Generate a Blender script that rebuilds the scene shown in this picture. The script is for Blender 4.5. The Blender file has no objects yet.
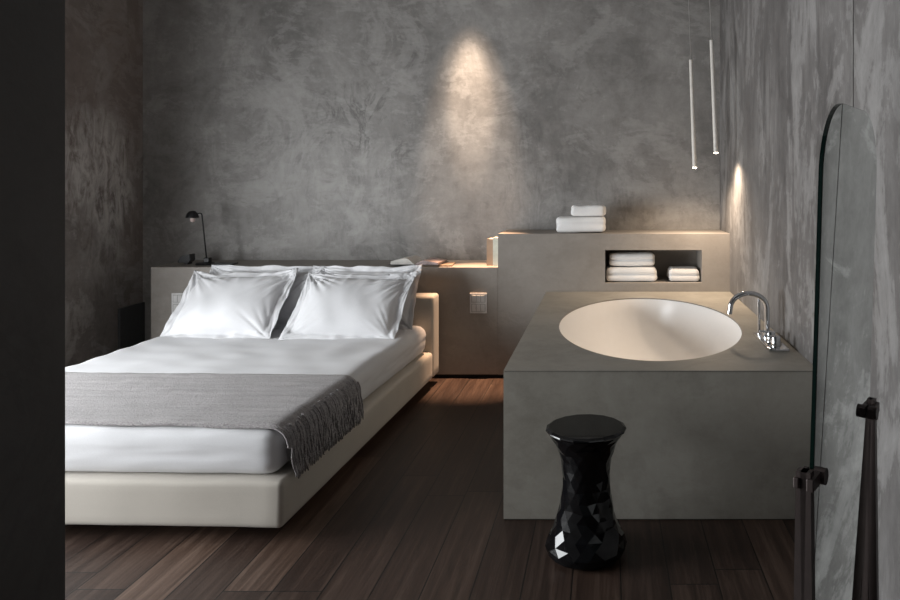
import bpy, bmesh, math, random
from mathutils import Vector, Matrix, noise
random.seed(7)
R = math.radians
scene = bpy.context.scene
COL = scene.collection

# ------------------------------------------------------------------ helpers
def link(o, parent=None):
    COL.objects.link(o)
    if parent is not None:
        o.parent = parent
    return o

def tag(o, label=None, cat=None, group=None, kind=None):
    if label: o['label'] = label
    if cat: o['category'] = cat
    if group: o['group'] = group
    if kind: o['kind'] = kind
    return o

def thing(name, label, cat, loc=(0, 0, 0), rz=0.0, group=None):
    o = bpy.data.objects.new(name, None)
    o.empty_display_size = 0.05
    link(o)
    o.location = loc
    o.rotation_euler = (0, 0, rz)
    return tag(o, label, cat, group)

def obj(name, bm, mats, parent=None, smooth=False, angle=None, loc=None):
    bmesh.ops.recalc_face_normals(bm, faces=bm.faces[:])
    me = bpy.data.meshes.new(name)
    bm.to_mesh(me); bm.free()
    if not isinstance(mats, (list, tuple)): mats = [mats]
    for m in mats: me.materials.append(m)
    if smooth or angle:
        for p in me.polygons: p.use_smooth = True
    if angle:
        try: me.set_sharp_from_angle(angle=R(angle))
        except Exception: pass
    o = bpy.data.objects.new(name, me)
    link(o, parent)
    if loc: o.location = loc
    return o

def BM(): return bmesh.new()

def add_box(bm, x0, x1, y0, y1, z0, z1, bevel=0.0, seg=2, mi=0):
    vs = [bm.verts.new(p) for p in ((x0,y0,z0),(x1,y0,z0),(x1,y1,z0),(x0,y1,z0),
                                    (x0,y0,z1),(x1,y0,z1),(x1,y1,z1),(x0,y1,z1))]
    fs = [bm.faces.new([vs[i] for i in q]) for q in
          ((3,2,1,0),(4,5,6,7),(0,1,5,4),(1,2,6,5),(2,3,7,6),(3,0,4,7))]
    for f in fs: f.material_index = mi
    if bevel > 0:
        es = list({e for f in fs for e in f.edges})
        bmesh.ops.bevel(bm, geom=es, offset=bevel, segments=seg, profile=0.5, affect='EDGES')
    return vs

def add_rbox(bm, size, center, r, n=(16, 16, 6), fn=None, xf=None):
    """box with rounded edges on a dense grid, optional displacement"""
    hx, hy, hz = (s/2 for s in size)
    def axis(h, k):                      # denser near the ends
        a = []
        k = max(k, 4)
        for i in range(k+1):
            t = -1 + 2*i/k
            a.append(t)
        inner = max(h - r, 0)
        ends = [-h, -h+r*0.12, -h+r*0.3, -h+r*0.6, -h+r]
        mid = [-inner + 2*inner*i/k for i in range(1, k)]
        return ends + mid + [-v for v in reversed(ends)]
    X, Y, Z = axis(hx, n[0]), axis(hy, n[1]), axis(hz, n[2])
    cache = {}
    def V(x, y, z):
        key = (round(x, 5), round(y, 5), round(z, 5))
        if key in cache: return cache[key]
        p = Vector((x, y, z))
        c = Vector((max(-hx+r, min(hx-r, x)), max(-hy+r, min(hy-r, y)), max(-hz+r, min(hz-r, z))))
        d = p - c
        if d.length > 1e-9:
            p = c + d.normalized()*r
        if fn: p = fn(p)
        p = p + Vector(center)
        if xf: p = xf @ p
        v = bm.verts.new(p); cache[key] = v
        return v
    def grid(A, B, f):
        for i in range(len(A)-1):
            for j in range(len(B)-1):
                q = [V(*f(A[i], B[j])), V(*f(A[i+1], B[j])), V(*f(A[i+1], B[j+1])), V(*f(A[i], B[j+1]))]
                if len(set(q)) == 4:
                    bm.faces.new(q)
    for s in (-1, 1):
        grid(X, Y, lambda a, b: (a, b, s*hz))
        grid(X, Z, lambda a, b: (a, s*hy, b))
        grid(Y, Z, lambda a, b: (s*hx, a, b))

def add_tube(bm, pts, rad, seg=10, cap=True):
    pts = [Vector(p) for p in pts]
    rads = rad if isinstance(rad, (list, tuple)) else [rad]*len(pts)
    rings = []
    t0 = (pts[1]-pts[0]).normalized()
    ref = Vector((0, 0, 1)) if abs(t0.z) < 0.9 else Vector((1, 0, 0))
    u = t0.cross(ref).normalized()
    for i, p in enumerate(pts):
        if i == 0: t = pts[1]-pts[0]
        elif i == len(pts)-1: t = pts[-1]-pts[-2]
        else: t = (pts[i+1]-pts[i]).normalized() + (pts[i]-pts[i-1]).normalized()
        t.normalize()
        u = (u - t*u.dot(t)).normalized()
        w = t.cross(u)
        rings.append([bm.verts.new(p + (u*math.cos(a) + w*math.sin(a))*rads[i])
                      for a in (2*math.pi*k/seg for k in range(seg))])
    for a, b in zip(rings, rings[1:]):
        for k in range(seg):
            bm.faces.new((a[k], a[(k+1) % seg], b[(k+1) % seg], b[k]))
    if cap:
        bm.faces.new(list(reversed(rings[0]))); bm.faces.new(rings[-1])

def add_lathe(bm, prof, seg=24, center=(0, 0, 0), mi=0):
    cx, cy, cz = center
    rings = []
    for r, z in prof:
        if r < 1e-6: rings.append([bm.verts.new((cx, cy, cz+z))])
        else: rings.append([bm.verts.new((cx+r*math.cos(2*math.pi*k/seg), cy+r*math.sin(2*math.pi*k/seg), cz+z)) for k in range(seg)])
    for a, b in zip(rings, rings[1:]):
        for k in range(seg):
            k2 = (k+1) % seg
            if len(a) == 1 and len(b) == 1: continue
            if len(a) == 1: f = bm.faces.new((a[0], b[k2], b[k]))
            elif len(b) == 1: f = bm.faces.new((a[k], a[k2], b[0]))
            else: f = bm.faces.new((a[k], a[k2], b[k2], b[k]))
            f.material_index = mi

# ------------------------------------------------------------------ materials
class NT:
    def __init__(s, name):
        s.m = bpy.data.materials.new(name); s.m.use_nodes = True
        s.t = s.m.node_tree; s.b = s.t.nodes['Principled BSDF']
    def n(s, typ, **kw):
        nd = s.t.nodes.new(typ)
        for k, v in kw.items():
            if k in nd.inputs.keys(): s.set(nd.inputs[k], v)
            else: setattr(nd, k, v)
        return nd
    def set(s, sock, v):
        if hasattr(v, 'links'): s.t.links.new(v, sock)
        else: sock.default_value = v
    def math(s, op, a, b=0.0, clamp=False):
        nd = s.t.nodes.new('ShaderNodeMath'); nd.operation = op; nd.use_clamp = clamp
        s.set(nd.inputs[0], a); s.set(nd.inputs[1], b)
        return nd.outputs[0]
    def mix(s, f, a, b, blend='MIX'):
        nd = s.t.nodes.new('ShaderNodeMix'); nd.data_type = 'RGBA'; nd.blend_type = blend
        s.set(nd.inputs[0], f); s.set(nd.inputs[6], a); s.set(nd.inputs[7], b)
        return nd.outputs[2]
    def ramp(s, f, stops, interp='LINEAR'):
        nd = s.t.nodes.new('ShaderNodeValToRGB'); nd.color_ramp.interpolation = interp
        el = nd.color_ramp.elements
        el[0].position, el[0].color = stops[0][0], stops[0][1]
        el[1].position, el[1].color = stops[-1][0], stops[-1][1]
        for p, c in stops[1:-1]:
            e = el.new(p); e.color = c
        s.t.links.new(f, nd.inputs[0])
        return nd.outputs[0]
    def coords(s, scale=(1, 1, 1), loc=(0, 0, 0), rot=(0, 0, 0)):
        tc = s.t.nodes.new('ShaderNodeTexCoord')
        mp = s.t.nodes.new('ShaderNodeMapping')
        mp.inputs['Scale'].default_value = scale; mp.inputs['Location'].default_value = loc
        mp.inputs['Rotation'].default_value = rot
        s.t.links.new(tc.outputs['Object'], mp.inputs[0])
        return mp.outputs[0]
    def noise(s, vec, scale, detail=5, rough=0.55, dist=0.0, out='Fac'):
        nd = s.t.nodes.new('ShaderNodeTexNoise')
        s.t.links.new(vec, nd.inputs['Vector'])
        nd.inputs['Scale'].default_value = scale; nd.inputs['Detail'].default_value = detail
        nd.inputs['Roughness'].default_value = rough; nd.inputs['Distortion'].default_value = dist
        return nd.outputs[out]
    def bump(s, h, strength=0.2, dist=0.01):
        nd = s.t.nodes.new('ShaderNodeBump')
        nd.inputs['Strength'].default_value = strength; nd.inputs['Distance'].default_value = dist
        s.t.links.new(h, nd.inputs['Height']); s.t.links.new(nd.outputs[0], s.b.inputs['Normal'])
    def __setitem__(s, k, v): s.set(s.b.inputs[k], v)

def c4(r, g, b): return (r, g, b, 1)
def srgb(r, g, b):
    f = lambda v: ((v/255+0.055)/1.055)**2.4 if v > 10 else v/255/12.92
    return (f(r), f(g), f(b), 1)

def plain(name, col, rough=0.5, metal=0.0, coat=0.0, spec=0.5, var=0.08, nscale=30):
    t = NT(name)
    v = t.coords()
    n = t.noise(v, nscale, 4)
    dark = tuple(c*(1-var) for c in col[:3])+(1,); lite = tuple(min(1, c*(1+var)) for c in col[:3])+(1,)
    t['Base Color'] = t.ramp(n, [(0.3, dark), (0.7, lite)])
    t['Roughness'] = rough; t['Metallic'] = metal; t['Coat Weight'] = coat
    t['Specular IOR Level'] = spec
    return t.m

def concrete(name, dark, mid, lite, pale, scale=1.0, stretch=(1, 1, 1), loc=(0, 0, 0), rough=0.55,
             pale_amt=0.5, swirl=1.0, contrast=1.0, tint=None, tint_amt=0.0, marks=(), blooms=()):
    """trowelled cement: clouds, brush strokes, lime bloom, scratched swirls; marks/blooms = (point, radius) of single stains"""
    t = NT(name)
    B0, B1 = c4(0, 0, 0), c4(1, 1, 1)
    tc = t.n('ShaderNodeTexCoord').outputs['Object']
    v = t.coords(stretch, loc)
    vs_ = t.coords((stretch[0]*1.0, stretch[1], stretch[2]*2.6), (loc[0]+3, loc[1], loc[2]+1), (R(8), R(14), R(6)))
    vt_ = t.coords((stretch[0]*2.4, stretch[1]*2.4, stretch[2]*.8), (loc[0]+9, loc[1]+4, loc[2]+6), (R(5), R(-24), R(9)))
    big = t.noise(v, 0.8*scale, 6, 0.55, 0.5)
    med = t.noise(v, 2.8*scale, 13, 0.7, .7*swirl)
    str1 = t.noise(vs_, 5*scale, 10, 0.7, 1.1*swirl)
    str2 = t.noise(vt_, 4*scale, 10, 0.7, .9*swirl)
    fine = t.noise(v, 17*scale, 9, 0.75, 0.6)
    val = t.math('ADD', t.math('MULTIPLY', big, 0.34), t.math('MULTIPLY', med, 0.30))
    val = t.math('ADD', val, t.math('MULTIPLY', t.math('ADD', str1, str2), 0.11))
    val = t.math('ADD', val, t.math('MULTIPLY', fine, 0.14))
    h = 0.11/contrast
    col = t.ramp(val, [(0.5-h, dark), (0.5, mid), (0.5+h, lite)])
    # thin dark scratches that follow the trowel, in some areas
    swl = t.noise(v, 1.9*scale, 9, 0.6, 2.6*swirl)
    cont = t.math('ABSOLUTE', t.math('SUBTRACT', swl, 0.5))
    line = t.ramp(cont, [(0.0, B1), (0.018, B0)])
    area = t.ramp(t.noise(v, 1.1*scale, 4, 0.5, 0.5), [(0.52, B0), (0.6, B1)])
    col = t.mix(t.math('MULTIPLY', t.math('MULTIPLY', line, area), 0.38), col, dark)
    # pale lime bloom with crisp broken edges
    v2 = t.coords(stretch, (loc[0]+7.3, loc[1]+2.1, loc[2]+4.7))
    bl = t.noise(v2, 1.5*scale, 13, 0.72, 1.0*swirl)
    bm_ = t.math('ADD', t.math('MULTIPLY', bl, .8), t.math('MULTIPLY', str1, .2))
    pm = t.ramp(bm_, [(0.505, B0), (0.53, c4(.5, .5, .5)), (0.62, B1)])
    col = t.mix(t.math('MULTIPLY', pm, pale_amt), col, pale)
    v3 = t.coords(stretch, (loc[0]-2.3, loc[1]+5.1, loc[2]-3.7))
    dk = t.noise(v3, 1.2*scale, 12, 0.7, .9*swirl)
    dm = t.ramp(dk, [(0.54, B0), (0.58, c4(.4, .4, .4)), (0.70, B1)])
    col = t.mix(t.math('MULTIPLY', dm, .55), col, dark)
    if tint:
        tm = t.ramp(t.noise(v2, 0.6*scale, 3, 0.5, 0.4), [(0.42, B0), (0.6, B1)])
        col = t.mix(t.math('MULTIPLY', tm, tint_amt), col, tint)
    def near(pt, rad):
        d = t.n('ShaderNodeVectorMath'); d.operation = 'DISTANCE'
        t.t.links.new(tc, d.inputs[0]); d.inputs[1].default_value = pt
        dd = t.math('ADD', t.math('DIVIDE', d.outputs['Value'], rad), t.math('MULTIPLY', t.math('SUBTRACT', med, .5), 1.8))
        return t.ramp(dd, [(.45, B1), (1.0, B0)])
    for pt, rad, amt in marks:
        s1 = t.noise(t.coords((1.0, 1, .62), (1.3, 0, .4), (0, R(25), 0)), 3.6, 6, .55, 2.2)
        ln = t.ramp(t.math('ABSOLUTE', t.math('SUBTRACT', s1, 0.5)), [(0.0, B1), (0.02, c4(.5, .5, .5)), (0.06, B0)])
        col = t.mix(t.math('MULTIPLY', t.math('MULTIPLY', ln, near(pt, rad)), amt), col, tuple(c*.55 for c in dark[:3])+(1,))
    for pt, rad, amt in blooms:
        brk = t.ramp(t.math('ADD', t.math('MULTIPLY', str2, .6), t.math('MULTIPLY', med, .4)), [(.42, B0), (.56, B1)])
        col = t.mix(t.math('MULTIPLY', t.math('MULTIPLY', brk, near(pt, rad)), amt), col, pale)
    t['Base Color'] = col
    t['Roughness'] = t.math('ADD', t.math('MULTIPLY', med, 0.25), rough-0.12)
    t['Specular IOR Level'] = 0.35
    t.bump(t.math('ADD', t.math('MULTIPLY', med, 0.7), t.math('MULTIPLY', fine, 0.3)), 0.2, 0.01)
    return t.m

M = {}
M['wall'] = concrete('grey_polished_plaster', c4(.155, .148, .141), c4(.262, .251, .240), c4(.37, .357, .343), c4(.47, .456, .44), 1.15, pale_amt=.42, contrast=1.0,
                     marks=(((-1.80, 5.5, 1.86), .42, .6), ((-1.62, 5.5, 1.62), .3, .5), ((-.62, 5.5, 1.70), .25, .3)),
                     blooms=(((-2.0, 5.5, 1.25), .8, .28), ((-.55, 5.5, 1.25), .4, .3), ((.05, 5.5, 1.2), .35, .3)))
M['wall_left'] = concrete('brown_grey_plaster', c4(.14, .122, .113), c4(.225, .20, .186), c4(.31, .28, .262), c4(.60, .57, .54), 1.4, loc=(3, 1, 2), pale_amt=.4,
                          tint=c4(.21, .16, .138), tint_amt=.5, blooms=(((-3.49, 5.0, 1.48), .48, .9), ((-3.49, 5.2, 1.2), .3, .7), ((-3.49, 5.1, .85), .35, .35)))
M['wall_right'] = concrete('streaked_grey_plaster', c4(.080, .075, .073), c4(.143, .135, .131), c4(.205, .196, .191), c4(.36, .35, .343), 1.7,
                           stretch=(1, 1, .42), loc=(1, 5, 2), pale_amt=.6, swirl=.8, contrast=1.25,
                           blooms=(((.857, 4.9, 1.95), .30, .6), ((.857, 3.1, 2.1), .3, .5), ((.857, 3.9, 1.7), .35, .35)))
M['ledge'] = concrete('smooth_microcement', c4(.235, .213, .190), c4(.297, .270, .243), c4(.345, .316, .286), c4(.365, .34, .312), 1.4, loc=(2, 2, 9), pale_amt=.25, rough=.5, swirl=.5, contrast=.8)
M['tub'] = concrete('olive_grey_microcement', c4(.225, .210, .180), c4(.325, .305, .266), c4(.39, .37, .328), c4(.43, .41, .37), 1.6, loc=(8, 3, 1), pale_amt=.3, rough=.45, swirl=.5, contrast=.8)
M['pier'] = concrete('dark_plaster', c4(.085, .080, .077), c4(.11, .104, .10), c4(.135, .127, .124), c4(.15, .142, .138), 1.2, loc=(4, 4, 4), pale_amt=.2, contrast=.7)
M['ceiling'] = plain('ceiling_plaster', c4(.35, .34, .33), .8)

def wood():
    t = NT('dark_plank_floor')
    tc = t.n('ShaderNodeTexCoord')
    sp = t.n('ShaderNodeSeparateXYZ'); t.t.links.new(tc.outputs['Object'], sp.inputs[0])
    W = 0.165
    xs = t.math('DIVIDE', t.math('SUBTRACT', sp.outputs[0], 0.05), W)
    idx = t.math('FLOOR', xs)
    fx = t.math('FRACT', xs)
    w1 = t.n('ShaderNodeTexWhiteNoise', noise_dimensions='1D'); t.set(w1.inputs['W'], idx)
    ys = t.math('DIVIDE', t.math('ADD', sp.outputs[1], t.math('MULTIPLY', w1.outputs['Value'], 7.0)), 1.75)
    idy = t.math('FLOOR', ys); fy = t.math('FRACT', ys)
    cv = t.n('ShaderNodeCombineXYZ'); t.set(cv.inputs[0], idx); t.set(cv.inputs[1], idy)
    w2 = t.n('ShaderNodeTexWhiteNoise', noise_dimensions='3D'); t.t.links.new(cv.outputs[0], w2.inputs['Vector'])
    gv = t.n('ShaderNodeCombineXYZ')
    t.set(gv.inputs[0], t.math('ADD', t.math('MULTIPLY', sp.outputs[0], 34.0), t.math('MULTIPLY', w2.outputs['Value'], 50.0)))
    t.set(gv.inputs[1], t.math('ADD', t.math('MULTIPLY', sp.outputs[1], 1.6), t.math('MULTIPLY', w2.outputs['Value'], 31.0)))
    t.set(gv.inputs[2], w2.outputs['Value'])
    grain = t.noise(gv.outputs[0], 1.0, 10, 0.72, 0.6)
    gv2 = t.n('ShaderNodeCombineXYZ')
    t.set(gv2.inputs[0], t.math('ADD', t.math('MULTIPLY', sp.outputs[0], 6.0), t.math('MULTIPLY', w2.outputs['Value'], 20.0)))
    t.set(gv2.inputs[1], t.math('MULTIPLY', sp.outputs[1], 0.9))
    worn = t.noise(gv2.outputs[0], 1.0, 6, 0.6, 1.0)
    dark = t.ramp(grain, [(0.30, c4(.012, .0065, .005)), (0.5, c4(.031, .0175, .0128)), (0.70, c4(.066, .042, .032))])
    lite = t.ramp(grain, [(0.30, c4(.036, .020, .013)), (0.5, c4(.092, .056, .040)), (0.70, c4(.17, .115, .087))])
    pick = t.ramp(w2.outputs['Value'], [(0.0, c4(0, 0, 0)), (0.66, c4(.15, .15, .15)), (0.86, c4(.3, .3, .3)), (1.0, c4(.55, .55, .55))])
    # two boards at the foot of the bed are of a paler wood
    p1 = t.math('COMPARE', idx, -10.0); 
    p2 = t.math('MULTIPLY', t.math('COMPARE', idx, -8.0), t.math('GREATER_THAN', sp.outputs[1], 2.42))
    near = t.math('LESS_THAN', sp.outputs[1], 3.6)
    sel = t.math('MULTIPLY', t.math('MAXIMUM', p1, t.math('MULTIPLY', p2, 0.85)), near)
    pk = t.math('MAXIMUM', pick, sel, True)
    col = t.mix(pk, dark, lite)
    wm = t.ramp(worn, [(0.5, c4(0, 0, 0)), (0.75, c4(1, 1, 1))])
    col = t.mix(t.math('MULTIPLY', wm, 0.3), col, lite)
    # seams
    ex = t.math('MINIMUM', fx, t.math('SUBTRACT', 1.0, fx))
    ey = t.math('MINIMUM', fy, t.math('SUBTRACT', 1.0, fy))
    sx = t.math('LESS_THAN', ex, 0.014); sy = t.math('LESS_THAN', ey, 0.0013)
    seam = t.math('MAXIMUM', sx, sy)
    col = t.mix(seam, col, c4(.006, .004, .003))
    t['Base Color'] = col
    t['Roughness'] = t.math('ADD', t.math('MULTIPLY', grain, 0.25), 0.36)
    t['Specular IOR Level'] = 0.4
    t.bump(t.math('SUBTRACT', t.math('MULTIPLY', grain, 0.5), t.math('MULTIPLY', seam, 1.0)), 0.35, 0.006)
    return t.m
M['wood'] = wood()

def fabric(name, col, scale=400, bump=0.15, rough=0.85, sheen=0.2, var=.06):
    t = NT(name)
    v = t.coords()
    n = t.noise(v, scale, 2)
    n2 = t.noise(v, 6, 4)
    s = t.math('ADD', t.math('MULTIPLY', n, .5), t.math('MULTIPLY', n2, .5))
    t['Base Color'] = t.ramp(s, [(0.3, tuple(c*(1-var) for c in col[:3])+(1,)), (0.7, tuple(min(1, c*(1+var)) for c in col[:3])+(1,))])
    t['Roughness'] = rough; t['Sheen Weight'] = sheen; t['Specular IOR Level'] = .2
    t.bump(n, bump, 0.002)
    return t.m
M['linen'] = fabric('white_bed_linen', c4(.665, .665, .68), 300, .05)
M['upholstery'] = fabric('cream_upholstery', c4(.47, .435, .385), 350, .1, .7)
M['towel'] = fabric('white_terry', c4(.88, .875, .87), 220, .6, .95, .3)
M['black_plastic'] = plain('black_plastic', c4(.012, .012, .013), .35)
M['black_metal'] = plain('black_metal', c4(.015, .015, .016), .4, .3)
M['chrome'] = plain('chrome', c4(.75, .76, .78), .08, 1.0, var=.02)
M['plinth'] = plain('dark_plinth', c4(.02, .018, .016), .7)
M['panel'] = plain('dark_grey_panel', c4(.07, .072, .074), .45)
M['paper'] = plain('page_paper', c4(.72, .70, .66), .7)
M['picture_page'] = plain('printed_page', c4(.42, .33, .32), .5, var=.5, nscale=18)
M['cover'] = plain('dark_cover', c4(.03, .028, .03), .4)
M['tan'] = plain('tan_card', c4(.34, .25, .18), .6)
M['pale_book'] = plain('pale_green_cover', c4(.62, .66, .58), .55)
M['plate'] = plain('grey_switch_plastic', c4(.66, .65, .64), .35)
M['plate_dark'] = plain('switch_gap', c4(.36, .355, .35), .5)
M['pendant'] = plain('pale_grey_tube', c4(.74, .71, .66), .4)
M['cord'] = plain('grey_cord', c4(.30, .29, .28), .5)
M['bronze'] = plain('brown_bronze', c4(.085, .066, .062), .45, .35)
M['basin'] = plain('white_resin', c4(.93, .92, .91), .28, var=.01)

def black_gloss():
    t = NT('glossy_black_polymer')
    n = t.noise(t.coords(), 8, 2)
    t['Base Color'] = t.ramp(n, [(0.3, c4(.003, .003, .0035)), (0.7, c4(.005, .005, .006))])
    t['Roughness'] = .05; t['Specular IOR Level'] = .36
    return t.m
M['black_gloss'] = black_gloss()

def throw_mat():
    t = NT('grey_woven_wool')
    v = t.coords()
    wv = t.n('ShaderNodeTexWave'); t.t.links.new(t.coords((1, 1, 1)), wv.inputs['Vector'])
    wv.bands_direction = 'Y'; wv.inputs['Scale'].default_value = 38; wv.inputs['Distortion'].default_value = 6
    wv.inputs['Detail'].default_value = 3; wv.inputs['Detail Scale'].default_value = 3
    n = t.noise(v, 160, 3, .6)
    n2 = t.noise(t.coords((.5, 6, 6)), 5, 4)
    s = t.math('ADD', t.math('MULTIPLY', n, .45), t.math('MULTIPLY', wv.outputs['Fac'], .2))
    s = t.math('ADD', s, t.math('MULTIPLY', n2, .35))
    t['Base Color'] = t.ramp(s, [(0.3, c4(.20, .186, .186)), (0.5, c4(.39, .365, .367)), (0.75, c4(.56, .535, .535))])
    t['Roughness'] = .95; t['Sheen Weight'] = .3; t['Specular IOR Level'] = .1
    t.bump(s, 1.0, .010)
    return t.m
M['throw'] = throw_mat()

def mirror_mat():
    t = NT('tinted_mirror')
    n = t.noise(t.coords(), 3, 2)
    t['Base Color'] = t.ramp(n, [(0.3, c4(.88, .93, .905)), (0.7, c4(.90, .95, .925))])
    t['Metallic'] = 1.0; t['Roughness'] = .015
    return t.m
M['mirror'] = mirror_mat()
M['glass_edge'] = plain('green_glass_edge', c4(.004, .014, .011), .2)

def emit(name, col, s):
    t = NT(name)
    t['Base Color'] = col; t['Emission Color'] = col; t['Emission Strength'] = s
    return t.m
M['led'] = emit('warm_led', c4(1, .86, .68), 20)
M['bulb'] = plain('frosted_bulb', c4(.75, .60, .56), .4)

# ------------------------------------------------------------------ setting
XR, YB, XL, ZC = 0.857, 5.5, -3.49, 3.6
YF = -1.2
def struct(name, bm, m, label=None):
    o = obj(name, bm, m); o['kind'] = 'structure'
    if label: o['label'] = label
    return o

b = BM(); add_box(b, XL-.2, XR+.2, YF, YB+.2, -.1, 0); struct('floor', b, M['wood'])
b = BM(); add_box(b, XL-.2, XR+.2, YF, YB+.2, ZC, ZC+.1); struct('ceiling', b, M['ceiling'])
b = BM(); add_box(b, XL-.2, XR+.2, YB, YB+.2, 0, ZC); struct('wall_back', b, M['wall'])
# right wall in two slabs with an open joint between them
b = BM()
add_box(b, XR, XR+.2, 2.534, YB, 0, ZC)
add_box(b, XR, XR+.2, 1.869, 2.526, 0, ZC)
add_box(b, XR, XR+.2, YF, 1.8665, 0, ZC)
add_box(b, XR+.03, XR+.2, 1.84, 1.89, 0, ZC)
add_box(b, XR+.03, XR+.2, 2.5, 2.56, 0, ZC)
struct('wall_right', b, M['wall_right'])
# left wall with the window opening
WY0, WY1, WZ0, WZ1 = 1.25, 3.50, 0.15, 1.72
b = BM()
add_box(b, XL-.2, XL, WY1, YB, 0, ZC)
add_box(b, XL-.2, XL, 1.0, WY0, 0, ZC)
add_box(b, XL-.2, XL, WY0, WY1, 0, WZ0)
add_box(b, XL-.2, XL, WY0, WY1, WZ1, ZC)
struct('wall_left', b, M['wall_left'])
b = BM()
for y0, y1 in ((WY0, WY0+.06), (WY1-.06, WY1), ((WY0+WY1)/2-.03, (WY0+WY1)/2+.03)):
    add_box(b, XL-.14, XL-.08, y0, y1, WZ0, WZ1)
for z0, z1 in ((WZ0, WZ0+.06), (WZ1-.06, WZ1)):
    for y0, y1 in ((WY0+.06, (WY0+WY1)/2-.03), ((WY0+WY1)/2+.03, WY1-.06)):
        add_box(b, XL-.14, XL-.08, y0, y1, z0, z1)
struct('window_1', b, M['black_metal'])
# dark pier beside the camera's doorway
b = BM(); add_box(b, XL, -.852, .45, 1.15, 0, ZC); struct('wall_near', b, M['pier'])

# low dark panel on the left wall, in the corner by the ledge
b = BM(); add_box(b, XL, XL+.02, 5.215, 5.495, 0, .455, .003)
tag(obj('wall_panel', b, M['panel']), 'low dark grey panel on the left wall in the corner beside the ledge', 'panel')

# ------------------------------------------------------------------ concrete ledge behind the bed
LY = 5.05
ledge = thing('concrete_ledge', 'long grey cement ledge behind the bed, stepping up to a niche by the tub', 'ledge', (-1.15, LY, 0))
def L(bm, x0, x1, y0, y1, z0, z1, **k): add_box(bm, x0+1.15, x1+1.15, y0-LY, y1-LY, z0, z1, **k)
b = BM(); L(b, -3.15, -.747, LY, YB-.001, .026, .77, bevel=.004); obj('low_ledge', b, M['ledge'], ledge)
NX0, NX1, NZ0, NZ1 = -.006, .664, .660, .888
b = BM()
def quad(pts): return b.faces.new([b.verts.new((p[0]+1.15, p[1]-LY, p[2])) for p in pts])
x0, x1, z0, z1, yd = -.747, XR-.0005, .026, 1.0, 5.36
YE = YB-.001
quad([(x0,LY,z0),(x1,LY,z0),(NX1,LY,NZ0),(NX0,LY,NZ0)])
quad([(x1,LY,z0),(x1,LY,z1),(NX1,LY,NZ1),(NX1,LY,NZ0)])
quad([(x1,LY,z1),(x0,LY,z1),(NX0,LY,NZ1),(NX1,LY,NZ1)])
quad([(x0,LY,z1),(x0,LY,z0),(NX0,LY,NZ0),(NX0,LY,NZ1)])
quad([(NX0,LY,NZ0),(NX1,LY,NZ0),(NX1,yd,NZ0),(NX0,yd,NZ0)])
quad([(NX0,LY,NZ1),(NX1,LY,NZ1),(NX1,yd,NZ1),(NX0,yd,NZ1)])
quad([(NX0,LY,NZ0),(NX0,LY,NZ1),(NX0,yd,NZ1),(NX0,yd,NZ0)])
quad([(NX1,LY,NZ0),(NX1,LY,NZ1),(NX1,yd,NZ1),(NX1,yd,NZ0)])
quad([(NX0,yd,NZ0),(NX1,yd,NZ0),(NX1,yd,NZ1),(NX0,yd,NZ1)])
quad([(x0,LY,z1),(x1,LY,z1),(x1,YE,z1),(x0,YE,z1)])
quad([(x0,LY,z0),(x1,LY,z0),(x1,YE,z0),(x0,YE,z0)])
quad([(x0,LY,z0),(x0,LY,z1),(x0,YE,z1),(x0,YE,z0)])
quad([(x1,LY,z0),(x1,LY,z1),(x1,YE,z1),(x1,YE,z0)])
quad([(x0,YE,z0),(x1,YE,z0),(x1,YE,z1),(x0,YE,z1)])
bmesh.ops.remove_doubles(b, verts=b.verts[:], dist=1e-5)
obj('niche_block', b, M['ledge'], ledge)
b = BM(); L(b, -3.12, XR-.001, LY+.03, YB-.001, 0, .026); obj('plinth', b, M['plinth'], ledge)

# ------------------------------------------------------------------ bathtub
TX0, TX1, TY0, TY1 = -.4115, XR-.001, 2.931, 5.048
TC = Vector((.228, 3.93)); TA, TB = .478, .842
tub = thing('bathtub', 'white oval bathtub sunk into a grey cement block by the right wall', 'bathtub', (TC.x, TC.y, 0))
NS = 96
def ell(a, bb, z, bm):
    return [bm.verts.new((a*math.cos(2*math.pi*k/NS), bb*math.sin(2*math.pi*k/NS), z)) for k in range(NS)]
def rect_ring(z, bm, ins=0.0):
    X0, X1, Y0, Y1 = TX0-TC.x+ins, TX1-TC.x-ins, TY0-TC.y+ins, TY1-TC.y-ins
    out = []
    for k in range(NS):
        a = 2*math.pi*k/NS
        dx, dy = math.cos(a)*TA, math.sin(a)*TB
        t = min([(X1/dx) if dx > 1e-9 else 1e9, (X0/dx) if dx < -1e-9 else 1e9,
                 (Y1/dy) if dy > 1e-9 else 1e9, (Y0/dy) if dy < -1e-9 else 1e9])
        out.append([dx*t, dy*t])
    for cx, cy in ((X0, Y0), (X1, Y0), (X0, Y1), (X1, Y1)):   # snap to the true corners
        k = min(range(NS), key=lambda i: (out[i][0]-cx)**2+(out[i][1]-cy)**2)
        out[k] = [cx, cy]
    return [bm.verts.new((x, y, z)) for x, y in out]
def strip(bm, a, c):
    for k in range(len(a)):
        k2 = (k+1) % len(a)
        bm.faces.new((a[k], a[k2], c[k2], c[k]))
b = BM()
o1, o2 = rect_ring(.600, b), rect_ring(.5962, b)
i1, i2 = ell(TA, TB, .600, b), ell(TA, TB, .5962, b)
strip(b, o1, i1); strip(b, o2, o1); strip(b, i1, i2); strip(b, i2, o2)
obj('top_slab', b, M['tub'], tub)
b = BM()
o1, o2 = rect_ring(.5938, b), rect_ring(0.004, b)
i1, i2 = ell(TA+.02, TB+.02, .5938, b), ell(TA+.02, TB+.02, .004, b)
strip(b, o1, i1); strip(b, o2, o1); strip(b, i1, i2); strip(b, i2, o2)
obj('surround', b, M['tub'], tub)
b = BM()
o1, o2 = rect_ring(.5962, b, .004), rect_ring(0.0, b, .004)
strip(b, o1, o2)
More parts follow.
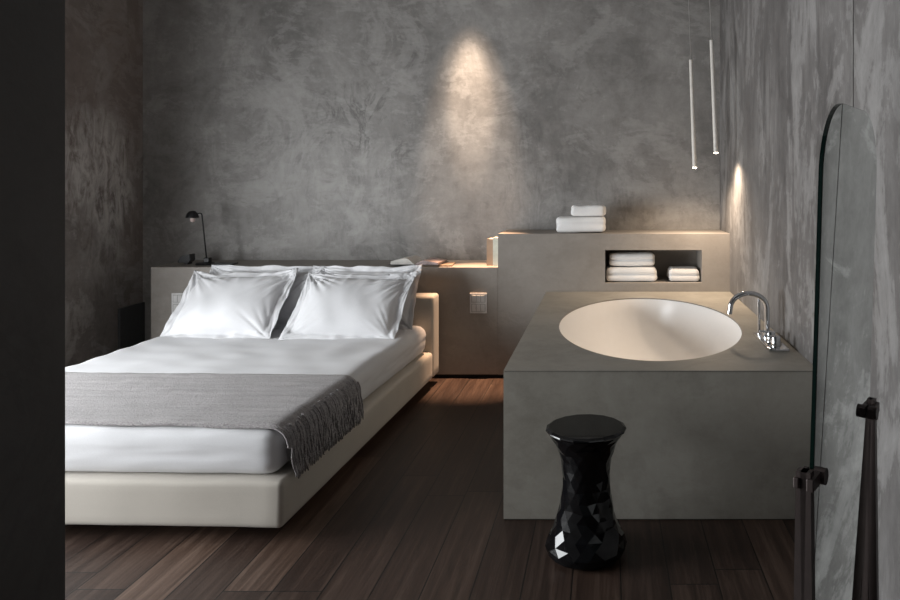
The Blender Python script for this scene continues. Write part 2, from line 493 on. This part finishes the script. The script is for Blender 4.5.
obj('inner_frame', b, M['plinth'], tub)
b = BM()
rings = [ell(TA-.0005, TB-.0005, .594, b)]
prof = []
for i in range(0, 15):
    t = i/14*math.pi/2
    prof.append((1-.03*math.sin(t)-(1-math.cos(t))*.42, .594-.46*math.sin(t)))
prof = prof[1:]
for f, z in prof: rings.append(ell((TA-.012)*f, (TB-.012)*f, z, b))
for f, z in ((.35, .129), (.12, .127)): rings.append(ell(TA*f, TB*f, z, b))
for p, q in zip(rings, rings[1:]): strip(b, p, q)
b.faces.new(rings[-1])
obj('basin', b, M['basin'], tub, smooth=True)
b = BM(); add_lathe(b, [(0, .006), (.03, .006), (.034, .003), (.034, 0)], 24, (0, 0, .1275)); obj('drain', b, M['chrome'], tub, angle=40)

# faucet standing on the tub deck
fa = thing('bath_faucet', 'chrome gooseneck faucet with levers on the tub deck beside the wall', 'faucet', (.772, 3.43, .600))
b = BM(); add_box(b, -.045, .045, -.185, .185, 0, .014, .003); obj('deck_plate', b, M['chrome'], fa, angle=40)
b = BM()
pts = [(0, .07, .012), (0, .07, .12), (0, .07, .152)]
for k in range(1, 13):
    a = math.pi*k/12
    pts.append((-.088+.088*math.cos(a), .07, .152+.072*math.sin(a)))
pts.append((-.180, .07, .125))
add_tube(b, pts, .0125, 16)
obj('spout', b, M['chrome'], fa, angle=50)
b = BM(); add_lathe(b, [(.022, 0), (.022, .03), (.016, .034), (.0125, .036)], 20, (0, .07, .012)); obj('spout_collar', b, M['chrome'], fa, angle=40)
for y in (-.03, -.13):
    b = BM(); add_lathe(b, [(.022, 0), (.022, .045), (.019, .05), (0, .05)], 20, (-.005, y, .013)); h = obj('handle', b, M['chrome'], fa, angle=40)
    b = BM(); add_tube(b, [(-.005, y, .05), (-.035, y-.01, .062), (-.06, y-.02, .066)], [.007, .006, .005], 10); obj('lever', b, M['chrome'], h, angle=50)
b = BM(); add_tube(b, [(-.022, .15, .012), (-.022, .15, .19)], .0075, 12); add_tube(b, [(-.022, .15, .19), (-.022, .15, .20), (-.032, .145, .208)], [.011, .012, .010], 12)
obj('hand_shower', b, M['chrome'], fa, angle=50)

# ------------------------------------------------------------------ stool
st = thing('faceted_stool', 'glossy black faceted hourglass stool standing in front of the tub', 'stool', (-.073, 2.67, 0))
b = BM()
NF = 17
prof = [(.122, .0), (.144, .016), (.150, .040), (.141, .066), (.126, .092), (.114, .120), (.105, .150), (.098, .182), (.092, .215), (.088, .250), (.087, .285), (.089, .318), (.094, .350), (.103, .380), (.116, .408), (.131, .433), (.140, .448)]
rings = []
for i, (r, z) in enumerate(prof):
    off = (i % 2)*math.pi/NF
    ring = []
    for k in range(NF):
        a = 2*math.pi*k/NF+off + (random.uniform(-.035, .035) if 0 < i < len(prof)-1 else 0)
        rr = r + (random.uniform(-.0022, .0022) if 0 < i < len(prof)-1 else 0)
        zz = z + (random.uniform(-.004, .004) if 0 < i < len(prof)-1 else 0)
        ring.append(b.verts.new((rr*math.cos(a), rr*math.sin(a), zz)))
    rings.append(ring)
for i in range(len(rings)-1):
    a, c = rings[i], rings[i+1]
    for k in range(NF):
        k2 = (k+1) % NF
        if i % 2 == 0:
            b.faces.new((a[k], a[k2], c[k])); b.faces.new((a[k2], c[k2], c[k]))
        else:
            b.faces.new((a[k], a[k2], c[k2])); b.faces.new((a[k], c[k2], c[k]))
b.faces.new(list(reversed(rings[0]))); b.faces.new(rings[-1])
obj('pedestal', b, M['black_gloss'], st)
b = BM(); add_lathe(b, [(0, .4485), (.1405, .4485), (.1480, .4555), (.1470, .4595), (.136, .4650), (0, .4652)], NF, (0, 0, 0)); obj('seat', b, M['black_gloss'], st)

# ------------------------------------------------------------------ bed
BA = R(1.8)
Bw, Bl = 1.63, 2.10
dvec = Vector((math.sin(BA), math.cos(BA))); rvec = Vector((math.cos(BA), -math.sin(BA)))
bo = Vector((-1.207, 2.722)) - rvec*(Bw/2)
bed = thing('platform_bed', 'low cream upholstered bed with a white sheeted mattress', 'bed', (bo.x, bo.y, 0), -BA)
def nz(p, s, seed=0.0): return noise.noise(Vector((p[0]*s+seed, p[1]*s-seed, p[2]*s+seed*.5)))
b = BM()
def base_fn(p):
    q = p.copy(); n = nz(p, 5, 3.1)
    return q + Vector((0.003*n, 0.003*n, 0.002*n))
add_rbox(b, (Bw, Bl, .177), (0, Bl/2, .1485), .022, (30, 36, 6), base_fn)
obj('bed_base', b, M['upholstery'], bed, smooth=True)
b = BM(); add_rbox(b, (Bw, .152, .545), (0, Bl+.0775, .3325), .02, (30, 4, 12)); obj('headboard', b, M['upholstery'], bed, smooth=True)
for sx in (-1, 1):
    for y in (.40, Bl-.3):
        b = BM(); add_box(b, sx*.52-.06, sx*.52+.06, y-.06, y+.06, 0, .062); obj('foot', b, M['plinth'], bed)
Mw, MY0, MY1, MZ0, MZ1, MR = 1.565, .028, 2.085, .238, .420, .058
b = BM()
def mat_fn(p):
    q = p.copy()
    n = nz(p, 3.0, 1.7); n2 = nz((p[0]*1.6+p[1]*.6, p[1]*2.2, p[2]*4), 3.5, 9.2)
    top = 1 if p.z > 0 else .3
    q.z += top*(.007*n + .007*n2)
    side = max(abs(p.x)/(Mw/2), abs(p.y)/((MY1-MY0)/2))
    if side > .93 and p.z < .07:
        k = .004*nz((p[0]*2, p[1]*2, p[2]*14), 3, 5.5)
        q.x += k if p.x > 0 else -k
        q.y += k
    if p.z < -.05: q.z = max(q.z, -.091)
    return q
add_rbox(b, (Mw, MY1-MY0, MZ1-MZ0), (0, (MY0+MY1)/2, (MZ0+MZ1)/2), MR, (60, 70, 8), mat_fn)
mt = obj('mattress', b, M['linen'], bed, smooth=True)
mt['label'] = 'white sheeted mattress'

# throw across the foot of the bed: top, rolled corners, hanging fringe
th = thing('throw_blanket', 'grey woven throw with fringed ends lying across the foot of the bed', 'blanket', (bo.x, bo.y, 0), -BA)
b = BM()
hw = Mw/2 + .030; r = MR + .012; ztop = MZ1 + .007
path = []
drop = .012
path += [(-hw, ztop-r-drop*(1-i/3)) for i in range(3)]
path += [(-hw+r-r*math.cos(t), ztop-r+r*math.sin(t)) for t in (math.pi/2*i/8 for i in range(9))]
nmid = 70
path += [(-hw+r+(2*hw-2*r)*i/nmid, ztop) for i in range(1, nmid)]
path += [(hw-r+r*math.sin(t), ztop-r+r*math.cos(t)) for t in (math.pi/2*i/8 for i in range(9))]
path += [(hw, ztop-r-drop*i/3) for i in range(1, 4)]
TYa, TYb, ny = .068, .770, 60
def foot_drop(y):
    e = MY0 + MR
    if y >= e: return 0.0
    d = min(e-y, MR*.98)
    return MR - math.sqrt(MR*MR-d*d)
def throw_pt(px, pz, y, off=0.0):
    frac = (y-TYa)/(TYb-TYa)
    wob = .010*nz((px*2.2, 0, pz), 2.0, 4.4 if frac < .5 else 8.1)
    yy = y + wob - .012*(1-frac)*math.sin(px*2.0)
    n = .004*nz((px, yy, pz), 9, 2.2) + .003*nz((px*.4, yy*3, pz), 9, 6.2)
    sidey = (abs(px) > hw-.001)
    z = pz - foot_drop(max(yy, MY0+.004)) * (1.0 if not sidey else .35)
    if sidey:
        return Vector((px + (abs(n)+.001)*(1 if px > 0 else -1), yy, z))
    return Vector((px, yy, z + abs(n)*.9))
grid = []
for i in range(ny+1):
    y = TYa + (TYb-TYa)*i/ny
    grid.append([b.verts.new(throw_pt(px, pz, y)) for px, pz in path])
for i in range(ny):
    for j in range(len(path)-1):
        b.faces.new((grid[i][j], grid[i][j+1], grid[i+1][j+1], grid[i+1][j]))
edges = ([v.co.copy() for v in (g[0] for g in grid)], [v.co.copy() for v in (g[-1] for g in grid)])
o = obj('woven_cloth', b, M['throw'], th, smooth=True)
md = o.modifiers.new('thickness', 'SOLIDIFY'); md.thickness = .007; md.offset = 1
b = BM()
cl_ = MR+.012
for sg in (-1, 1):
    n = 190
    for k in range(n):
        y = TYa + (TYb-TYa)*k/(n-1) + random.uniform(-.003, .003)
        t0 = random.uniform(.55, 1.0)                      # where on the rolled edge the strand leaves the weave
        off = random.uniform(.003, .011)
        zb = .212 + random.uniform(0, .020) + (.022 if k % 4 == 0 else 0)
        ph = random.uniform(0, 6.28); sway = random.uniform(-.018, .018)
        fd = foot_drop(max(y, MY0+.004))
        pts = []
        for q in range(5):                                 # over the roll
            t = t0 + (math.pi/2-t0)*q/4
            px = hw-cl_+(cl_+off)*math.sin(t); pz = ztop-cl_+(cl_+off)*math.cos(t) - fd*(1-.65*q/4)
            pts.append((sg*px, y, pz))
        zs = pts[-1][2]
        for q in range(1, 7):                              # hanging free
            t = q/6
            pts.append((sg*(hw+off+.012*t+.004*math.sin(ph+5*t)), y+sway*t*t+.004*math.sin(ph*1.7+5*t)*t, zs-(zs-zb)*t))
        w_ = random.uniform(.0030, .0044)
        add_tube(b, pts, [w_]*(len(pts)-1)+[w_*.5], 5)
fr = obj('fringe', b, M['throw'], th, smooth=True); fr['kind'] = 'stuff'
# corded hem along the front edge
b = BM(); add_tube(b, [throw_pt(px, pz, TYa) + Vector((0, -.002, .003)) for px, pz in path], .0048, 6); obj('hem', b, M['throw'], th, smooth=True)

# pillows: flanged pillow cases
def make_pillow(label, w, h, T, centre, tilt, yaw, seed, roll=0.0, flange=.05, ears=(0, 0, 0, 0)):
    root = thing('pillow', label, 'pillow', (0, 0, 0), 0)
    b = BM()
    NU, NV = 84, 64
    W2, H2 = w/2, h/2
    N = lambda *a: noise.noise(Vector(a))
    def pt(u, v, s):
        x, y = u*W2, v*H2
        au, av = abs(u)*W2/(W2-flange), abs(v)*H2/(H2-flange)
        rim = max(au, av)
        # superellipse plump profile, a little heavier toward the bottom
        t = T*((1-au**2.6)**.58)*((1-av**2.6)**.58)*(1 - .16*v) if (au < 1 and av < 1) else 0.0
        f = t/T
        # edges bow in between the corners
        x2 = x*(1 - .018*(1-v*v)*abs(u)**5) + .007*N(v*3.2, seed, u)*abs(u)**6
        y2 = y*(1 - .03*(1-u*u)*abs(v)**5) + .012*N(u*3.2, seed*2, v)*abs(v)**6
        z = s*(t + .002)
        # gathers running in from the corners
        for k, (cx, cy) in enumerate(((-1, -1), (1, -1), (1, 1), (-1, 1))):
            dx, dy = x-cx*W2, y-cy*H2
            d = math.hypot(dx, dy); a = math.atan2(dy*cy, dx*cx)
            env = math.exp(-((d-.10)/.13)**2)
            amp = .020 if cy > 0 else .008
            ridge = 1-abs(N(a*7.5+seed*(k+1), d*1.6, seed)*2)
            z += amp*env*(ridge-.5)*(1 if s > 0 else .4)
        # soft dents and fine creases
        z += (N(x*3+seed*3, y*3, 1)*.026 + N(x*8+seed, y*5+x*4, seed)*.008)*f*(1 if s > 0 else .3)
        top = max(0, v)**2
        cre = 1-abs(N(x*13+seed*5, y*4.5, seed)*2)
        z += top*(cre-.6)*.020*(1 if s > 0 else .3)*min(1, f*3+.2)
        if rim > .93:
            e_ = min(1, (rim-.93)/.1)
            z += e_*(.020*N(x*6+seed, y*6, 7) + .010*N(x*16+seed, y*16, 3))
        # pulled-up corner ears
        for k, (cx, cy) in enumerate(((-1, -1), (1, -1), (1, 1), (-1, 1))):
            if ears[k]:
                q = max(0, u*cx)**5*max(0, v*cy)**5
                x2 += cx*ears[k]*q*.6; y2 += cy*ears[k]*q
        return Vector((x2, y2, z))
    gs = {}
    def prm(i, n):
        t = -1+2*i/n
        return math.sin(math.pi/2*t)*.45 + t*.55
    for s in (1, -1):
        g = [[None]*(NV+1) for _ in range(NU+1)]
        for i in range(NU+1):
            for j in range(NV+1):
                rimv = i in (0, NU) or j in (0, NV)
                if s == -1 and rimv: g[i][j] = gs[1][i][j]
                else: g[i][j] = b.verts.new(pt(prm(i, NU), prm(j, NV), s))
        gs[s] = g
        for i in range(NU):
            for j in range(NV):
                b.faces.new((g[i][j], g[i+1][j], g[i+1][j+1], g[i][j+1]))
    obj('pillow_case', b, M['linen'], root, smooth=True)
    root.matrix_world = Matrix.Translation(centre) @ Matrix.Rotation(yaw, 4, 'Z') @ Matrix.Rotation(tilt, 4, 'X') @ Matrix.Rotation(roll, 4, 'Z')
    return root
make_pillow('white flanged pillow in front on the left, leaning back by the table lamp', .68, .53, .085, Vector((-2.352, 4.575, .590)), R(43), -BA, 3.3, R(1), .05, (0, 0, .01, .015))
make_pillow('white flanged pillow in front on the right, toward the tub side', .70, .53, .085, Vector((-1.600, 4.555, .582)), R(43), -BA, 12.7, R(-1), .05, (0, .01, .03, .01))
make_pillow('white flanged pillow at the back on the left, behind another pillow', .78, .44, .070, Vector((-2.255, 4.765, .606)), R(62), -BA, 21.5, 0, .04)
make_pillow('white flanged pillow at the back on the right, its corner showing by the headboard', .72, .44, .070, Vector((-1.585, 4.740, .606)), R(62), -BA, 33.9, 0, .04, (0, 0, .015, 0))

# ------------------------------------------------------------------ things on the ledge
lamp = thing('table_lamp', 'small black table lamp with thin bent stem on the ledge', 'lamp', (-2.856, 5.20, .770))
b = BM(); add_lathe(b, [(0, 0), (.062, 0), (.064, .006), (.058, .014), (.02, .017), (0, .018)], 28); obj('base', b, M['black_metal'], lamp, angle=40)
b = BM(); add_box(b, -.002, .038, -.02, .02, .016, .05, .004); obj('switch_block', b, M['black_metal'], lamp)
b = BM(); add_tube(b, [(.012, 0, .03), (-.006, 0, .20), (-.022, 0, .352), (-.026, 0, .362), (-.034, -.002, .366), (-.062, -.006, .362)], .0048, 8); obj('stem', b, M['black_metal'], lamp, smooth=True)
b = BM(); add_lathe(b, [(.010, .046), (.022, .042), (.036, .026), (.043, .004), (.044, -.004), (.041, -.004), (.034, .02), (.012, .036)], 20, (-.086, -.008, .338)); obj('lamp_shade', b, M['black_metal'], lamp, angle=50)
b = BM(); add_lathe(b, [(0, -.034), (.012, -.030), (.017, -.018), (.015, -.002), (.010, .02)], 14, (-.083, -.010, .336)); obj('bulb', b, M['bulb'], lamp, smooth=True)

ck = thing('clock_radio', 'small black wedge-shaped device on the ledge, left of the lamp', 'device', (-3.012, 5.24, .770))
b = BM()
pr = [(-.046, .012), (-.046, .020), (-.020, .060), (.044, .074), (.046, .026), (.030, .012)]
vs0 = [b.verts.new((x, -.035, z)) for x, z in pr]; vs1 = [b.verts.new((x, .035, z)) for x, z in pr]
b.faces.new(vs0); b.faces.new(list(reversed(vs1)))
for i in range(len(pr)):
    j = (i+1) % len(pr); b.faces.new((vs0[i], vs1[i], vs1[j], vs0[j]))
bmesh.ops.bevel(b, geom=b.edges[:], offset=.004, segments=2, affect='EDGES')
obj('casing', b, M['black_plastic'], ck)
b = BM(); add_box(b, .004, .026, -.028, .028, 0, .014); obj('stand', b, M['black_plastic'], ck)

b = BM(); add_box(b, -.072, .072, -.05, .05, 0, .011, .003)
nb = obj('notebook', b, M['black_plastic']); nb.location = (-2.715, 5.20, .7705); nb.rotation_euler = (0, 0, R(6))
tag(nb, 'thin flat black notebook on the ledge, right of the lamp', 'notebook')

# open book
ob = thing('open_book', 'open book with dark cover lying on the ledge beside the pillows', 'book', (-1.322, 5.175, .7815), R(-4))
def page_block(sg, hgt, wdt, name, m):
    b = BM()
    prof = []
    for i in range(11):
        t = i/10
        prof.append((sg*wdt*t, .004 + hgt*(math.sin(min(1, t*2.2)*math.pi/2))*(1-.55*max(0, t-.35)/.65)))
    top0 = [b.verts.new((x, -.11, z)) for x, z in prof]; top1 = [b.verts.new((x, .11, z)) for x, z in prof]
    bt0 = [b.verts.new((x, -.11, .004)) for x, z in prof]; bt1 = [b.verts.new((x, .11, .004)) for x, z in prof]
    for i in range(10):
        b.faces.new((top0[i], top0[i+1], top1[i+1], top1[i]))
        b.faces.new((bt0[i], bt0[i+1], bt1[i+1], bt1[i]))
        if prof[i+1][1] > .0041:
            b.faces.new((top0[i], top0[i+1], bt0[i+1], bt0[i])); b.faces.new((top1[i], top1[i+1], bt1[i+1], bt1[i]))
    b.faces.new((top0[-1], top1[-1], bt1[-1], bt0[-1])) 
    bmesh.ops.remove_doubles(b, verts=b.verts[:], dist=1e-5)
    return obj(name, b, m, ob, angle=40)
page_block(-1, .046, .170, 'page_block', M['paper'])
page_block(1, .030, .165, 'page_block', M['picture_page'])['label'] = 'printed colour pages'
b = BM(); add_box(b, -.18, .175, -.118, .118, 0, .0038); obj('cover', b, M['cover'], ob)

b = BM(); add_box(b, -.15, .15, -.10, .10, 0, .010, .002)
mg = obj('magazine', b, M['tan']); mg.location = (-1.23, 5.17, .7703); mg.rotation_euler = (0, 0, R(4))
tag(mg, 'thin tan magazine lying under the open book', 'magazine')

# two upright books against the step
def upright_book(label, x0, x1, y0, y1, h, m):
    root = thing('upright_book', label, 'book', ((x0+x1)/2, (y0+y1)/2, .7703), 0)
    w, d = (x1-x0)/2, (y1-y0)/2
    b = BM(); add_box(b, -w, -w+.003, -d, d, 0, h); add_box(b, w-.003, w, -d, d, 0, h); add_box(b, -w+.003, w-.003, -d, -d+.003, 0, h)
    obj('cover', b, m, root)
    b = BM(); add_box(b, -w+.0032, w-.0032, -d+.0035, d-.004, .003, h-.004); obj('page_block', b, M['paper'], root)
upright_book('pale upright book standing against the step of the ledge', -.790, -.750, 5.10, 5.27, .198, M['pale_book'])
upright_book('tan upright book standing left of the pale one by the step', -.838, -.793, 5.13, 5.30, .188, M['tan'])

# switch plates
def switch_plate(label, x):
    r_ = thing('switch_plate', label, 'switch plate', (x, LY-.0002, .521))
    b = BM(); add_box(b, -.059, .059, -.007, 0, -.070, .070, .002); obj('frame', b, M['plate'], r_)
    for zr in (-1, 1):
        b = BM(); add_box(b, -.048, .048, -.0085, -.0068, zr*.032-.026, zr*.032+.026); g = obj('insert', b, M['plate_dark'], r_)
        for k in (-1, 0, 1):
            b = BM(); add_box(b, k*.031-.0135, k*.031+.0135, -.0115, -.0083, zr*.032-.023, zr*.032+.023, .0015); obj('rocker', b, M['plate'], g)
switch_plate('grey switch plate on the ledge front between bed and tub', -.882)
switch_plate('grey switch plate on the ledge front half hidden by the left pillow', -2.943)

# towels
def towel(label, x0, x1, y, dep, z0, hgt, layers, seed, rz=0.0):
    w = x1-x0
    o_ = thing('folded_towel', label, 'towel', ((x0+x1)/2, y, z0), rz, None)
    b = BM(); lh = hgt
    def fn(p):
        n = nz((p.x+seed, p.y, p.z), 14, seed)
        k = Vector((.006*n, .005*nz((p.x, p.y+seed, p.z), 9, seed*2), .005*nz((p.x+seed, p.y, 0), 6, seed)))
        if layers > 1:
            fr_ = math.exp(-(p.z/.005)**2)*.010
            if abs(p.y) > dep/2-.03: k.y -= math.copysign(fr_, p.y)
        return p + k*1.3
    for l in range(1):
        sh = (.006*math.sin(seed*3+l*2), .004*math.cos(seed+l*3))
        add_rbox(b, (w-.008*(l % 2), dep-.01*((l+1) % 2), lh), (sh[0]*.5, sh[1], lh*(l+.5)+.002), min(.026, lh*.48), (14, 10, 3), fn)
    zmin = min(v.co.z for v in b.verts)
    for v in b.verts: v.co.z -= zmin - .0005
    obj('cloth', b, M['towel'], o_, smooth=True)
    return max(0, hgt)
towel('larger white folded towel on top of the high ledge, bottom of its pair', -.350, -.003, 5.22, .22, 1.0005, .107, 2, 1.1)
towel('smaller white folded towel on the high ledge, on top of a larger one', -.248, -.004, 5.22, .18, 1.116, .076, 1, 2.3)
towel('white folded towel in the niche, bottom of the left stack', .006, .357, 5.19, .22, NZ0+.0005, .098, 2, 3.7)
towel('white folded towel in the niche, on top of the left stack', .018, .340, 5.19, .20, NZ0+.108, .086, 2, 4.9)
towel('small white folded towel lying alone at the right of the niche', .442, .656, 5.18, .20, NZ0+.0005, .088, 2, 6.2)

# pendants
def pendant(label, x, y, zb, lean):
    p = thing('pendant_light', label, 'pendant light', (x, y, zb))
    Lh = .733
    top = Vector((0, 0, 1)); d = Vector((-math.sin(lean), 0, math.cos(lean)))
    b = BM(); add_tube(b, [d*.003, d*Lh, d*(Lh+.004)], [.0150, .0125, .006], 16); obj('tube', b, M['pendant'], p, angle=50)
    ln = (ZC-.02-zb)/math.cos(lean)
    b = BM(); add_tube(b, [d*(Lh+.002), d*ln], .0028, 8); obj('cord', b, M['cord'], p, smooth=True)
    b = BM(); add_lathe(b, [(0, .02), (.045, .02), (.045, .004), (.04, 0), (0, 0)], 20, tuple(d*ln)); obj('ceiling_rose', b, M['pendant'], p, angle=40)
    b = BM(); add_lathe(b, [(0, -.0045), (.009, -.004), (.0125, -.002), (.0125, .004)], 16, (0, 0, 0)); obj('light_tip', b, M['led'], p, smooth=True)
    ld = bpy.data.lights.new('pendant_beam', 'SPOT'); ld.energy = 30; ld.color = (1, .78, .57)
    ld.spot_size = R(148); ld.spot_blend = 1.0; ld.shadow_soft_size = .02
    lo = bpy.data.objects.new('pendant_beam', ld); link(lo, p); lo.location = (0, 0, -.016)
pendant('lower thin pendant tube over the tub, left of the two', .602, 4.96, 1.455, R(2.0))
pendant('higher thin pendant tube over the tub, nearest the right wall', .714, 4.74, 1.547, R(2.3))

# ------------------------------------------------------------------ standing mirror
hp = .785
e = Vector((.6616-.4066, 1.833-1.427, 0)); wid = e.length; e.normalize()
nrm = Vector((e.y, -e.x, 0))
mc = Vector(((.4066+.6616)/2, (1.427+1.833)/2, 0))
tilt = .030
mir = thing('standing_mirror', 'frameless round-topped mirror on brown bronze stand near the right wall', 'mirror', (mc.x, mc.y, 0), math.atan2(e.y, e.x))
# local frame: x along e, y = -nrm (front face toward -y), z up
zt, zb_, rc, th_ = 1.522, .12, .15, .009
out = []
hwm = wid/2
for k in range(13):
    a = math.pi/2*k/12; out.append((hwm-rc+rc*math.cos(a), zt-rc+rc*math.sin(a)))
for k in range(13):
    a = math.pi/2+math.pi/2*k/12; out.append((-hwm+rc+rc*math.cos(a), zt-rc+rc*math.sin(a)))
for k in range(13):
    a = math.pi+math.pi/2*k/12; out.append((-hwm+rc+rc*math.cos(a), zb_+rc+rc*math.sin(a)))
for k in range(13):
    a = 1.5*math.pi+math.pi/2*k/12; out.append((hwm-rc+rc*math.cos(a), zb_+rc+rc*math.sin(a)))
def mp(x, y, z):   # tilt about the pivot line
    dz = z-hp
    return (x, y*math.cos(tilt) - dz*math.sin(tilt), hp + dz*math.cos(tilt) + y*math.sin(tilt))
b = BM()
fr_ = [b.verts.new(mp(x*.994, 0, hp+(z-hp)*.998)) for x, z in out]; f2 = [b.verts.new(mp(x, .0015, z)) for x, z in out]; bk = [b.verts.new(mp(x, th_, z)) for x, z in out]
f = b.faces.new(fr_); f.material_index = 0
for i in range(len(out)):
    j = (i+1) % len(out)
    q = b.faces.new((fr_[i], fr_[j], f2[j], f2[i])); q.material_index = 1
    q = b.faces.new((f2[i], f2[j], bk[j], bk[i])); q.material_index = 1
q = b.faces.new(list(reversed(bk))); q.material_index = 1
obj('mirror_pane', b, [M['mirror'], M['glass_edge']], mir)
for sg in (-1, 1):
    px = sg*(hwm+(.022 if sg > 0 else .046))
    # two flat legs of each stand, joined at the top
    for sy in (-1, 1):
        b = BM()
        top, bot = Vector((px, .004+sy*.004, hp+.022)), Vector((px, .006+sy*.015, .012))
        w_, t_ = .0115, .010
        for_v = []
        for p, z in ((bot, 0), (top, 1)):
            for dx, dy in ((-w_, -t_), (w_, -t_), (w_, t_), (-w_, t_)):
                for_v.append(b.verts.new((p.x+dx, p.y+dy, p.z)))
        for q in ((0,1,2,3),(4,5,6,7),(0,1,5,4),(1,2,6,5),(2,3,7,6),(3,0,4,7)): b.faces.new([for_v[i] for i in q])
        obj('leg', b, M['bronze'], mir)
    b = BM(); add_box(b, px-.02, px+.02, -.09, .09, 0, .012, .002); obj('foot', b, M['bronze'], mir)
    b = BM()
    add_box(b, min(px-sg*.062, px+sg*.016), max(px-sg*.062, px+sg*.016), -.017, -.003, hp-.012, hp+.012, .002)
    add_box(b, min(px-sg*.055, px+sg*.016), max(px-sg*.055, px+sg*.016), .0115, .022, hp-.010, hp+.010, .002)
    cl = obj('clamp', b, M['bronze'], mir)
    b = BM(); add_tube(b, [(px-sg*.046, -.002, hp), (px-sg*.046, -.024, hp)], .016, 18); obj('knob', b, M['bronze'], cl, angle=40)
b = BM(); add_box(b, -hwm-.006, hwm+.006, .02, .044, .03, .055, .002); obj('crossbar', b, M['bronze'], mir)

# ------------------------------------------------------------------ light
def area(name, loc, rot, sx, sy, power, col):
    ld = bpy.data.lights.new(name, 'AREA'); ld.shape = 'RECTANGLE'; ld.size = sx; ld.size_y = sy
    ld.energy = power; ld.color = col
    o_ = bpy.data.objects.new(name, ld); link(o_); o_.location = loc; o_.rotation_euler = rot
    return o_
area('window_daylight', (XL-.17, (WY0+WY1)/2, (WZ0+WZ1)/2), (0, R(-90), 0), WZ1-WZ0, WY1-WY0, 215, (.95, .98, 1.0))

for x, y, en, ang, bl, dx in ((-1.02, 4.90, 440, 14, .8, 20.6), (-1.02, 4.90, 230, 24, .75, 18.0), (-.88, 5.062, 2000, 17, .95, -2.0)):
    ld = bpy.data.lights.new('ceiling_downlight', 'SPOT'); ld.energy = en; ld.color = (1, .76, .56) if dx > 0 else (1, .62, .38)
    ld.spot_size = R(ang); ld.spot_blend = bl; ld.shadow_soft_size = .03
    lo = bpy.data.objects.new('ceiling_downlight', ld); link(lo); lo.location = (x, y, ZC-.02); lo.rotation_euler = (R(dx), 0, 0)

w = bpy.data.worlds.new('world'); scene.world = w; w.use_nodes = True
bg = w.node_tree.nodes['Background']; bg.inputs[0].default_value = (.9, .95, 1, 1); bg.inputs[1].default_value = .05

# ------------------------------------------------------------------ camera
cam = bpy.data.cameras.new('camera'); co = bpy.data.objects.new('camera', cam); link(co)
co.location = (0, 0, 1.355); co.rotation_euler = (R(90), 0, 0)
cam.sensor_width = 36; cam.lens = 730/900*36
cam.shift_x = (450-606)/900; cam.shift_y = -(300-182.5)/900
cam.clip_start = .02
scene.camera = co
vs = scene.view_settings
vs.view_transform = 'Standard'; vs.look = 'None'; vs.gamma = 1; vs.exposure = 0.0; vs.use_curve_mapping = False
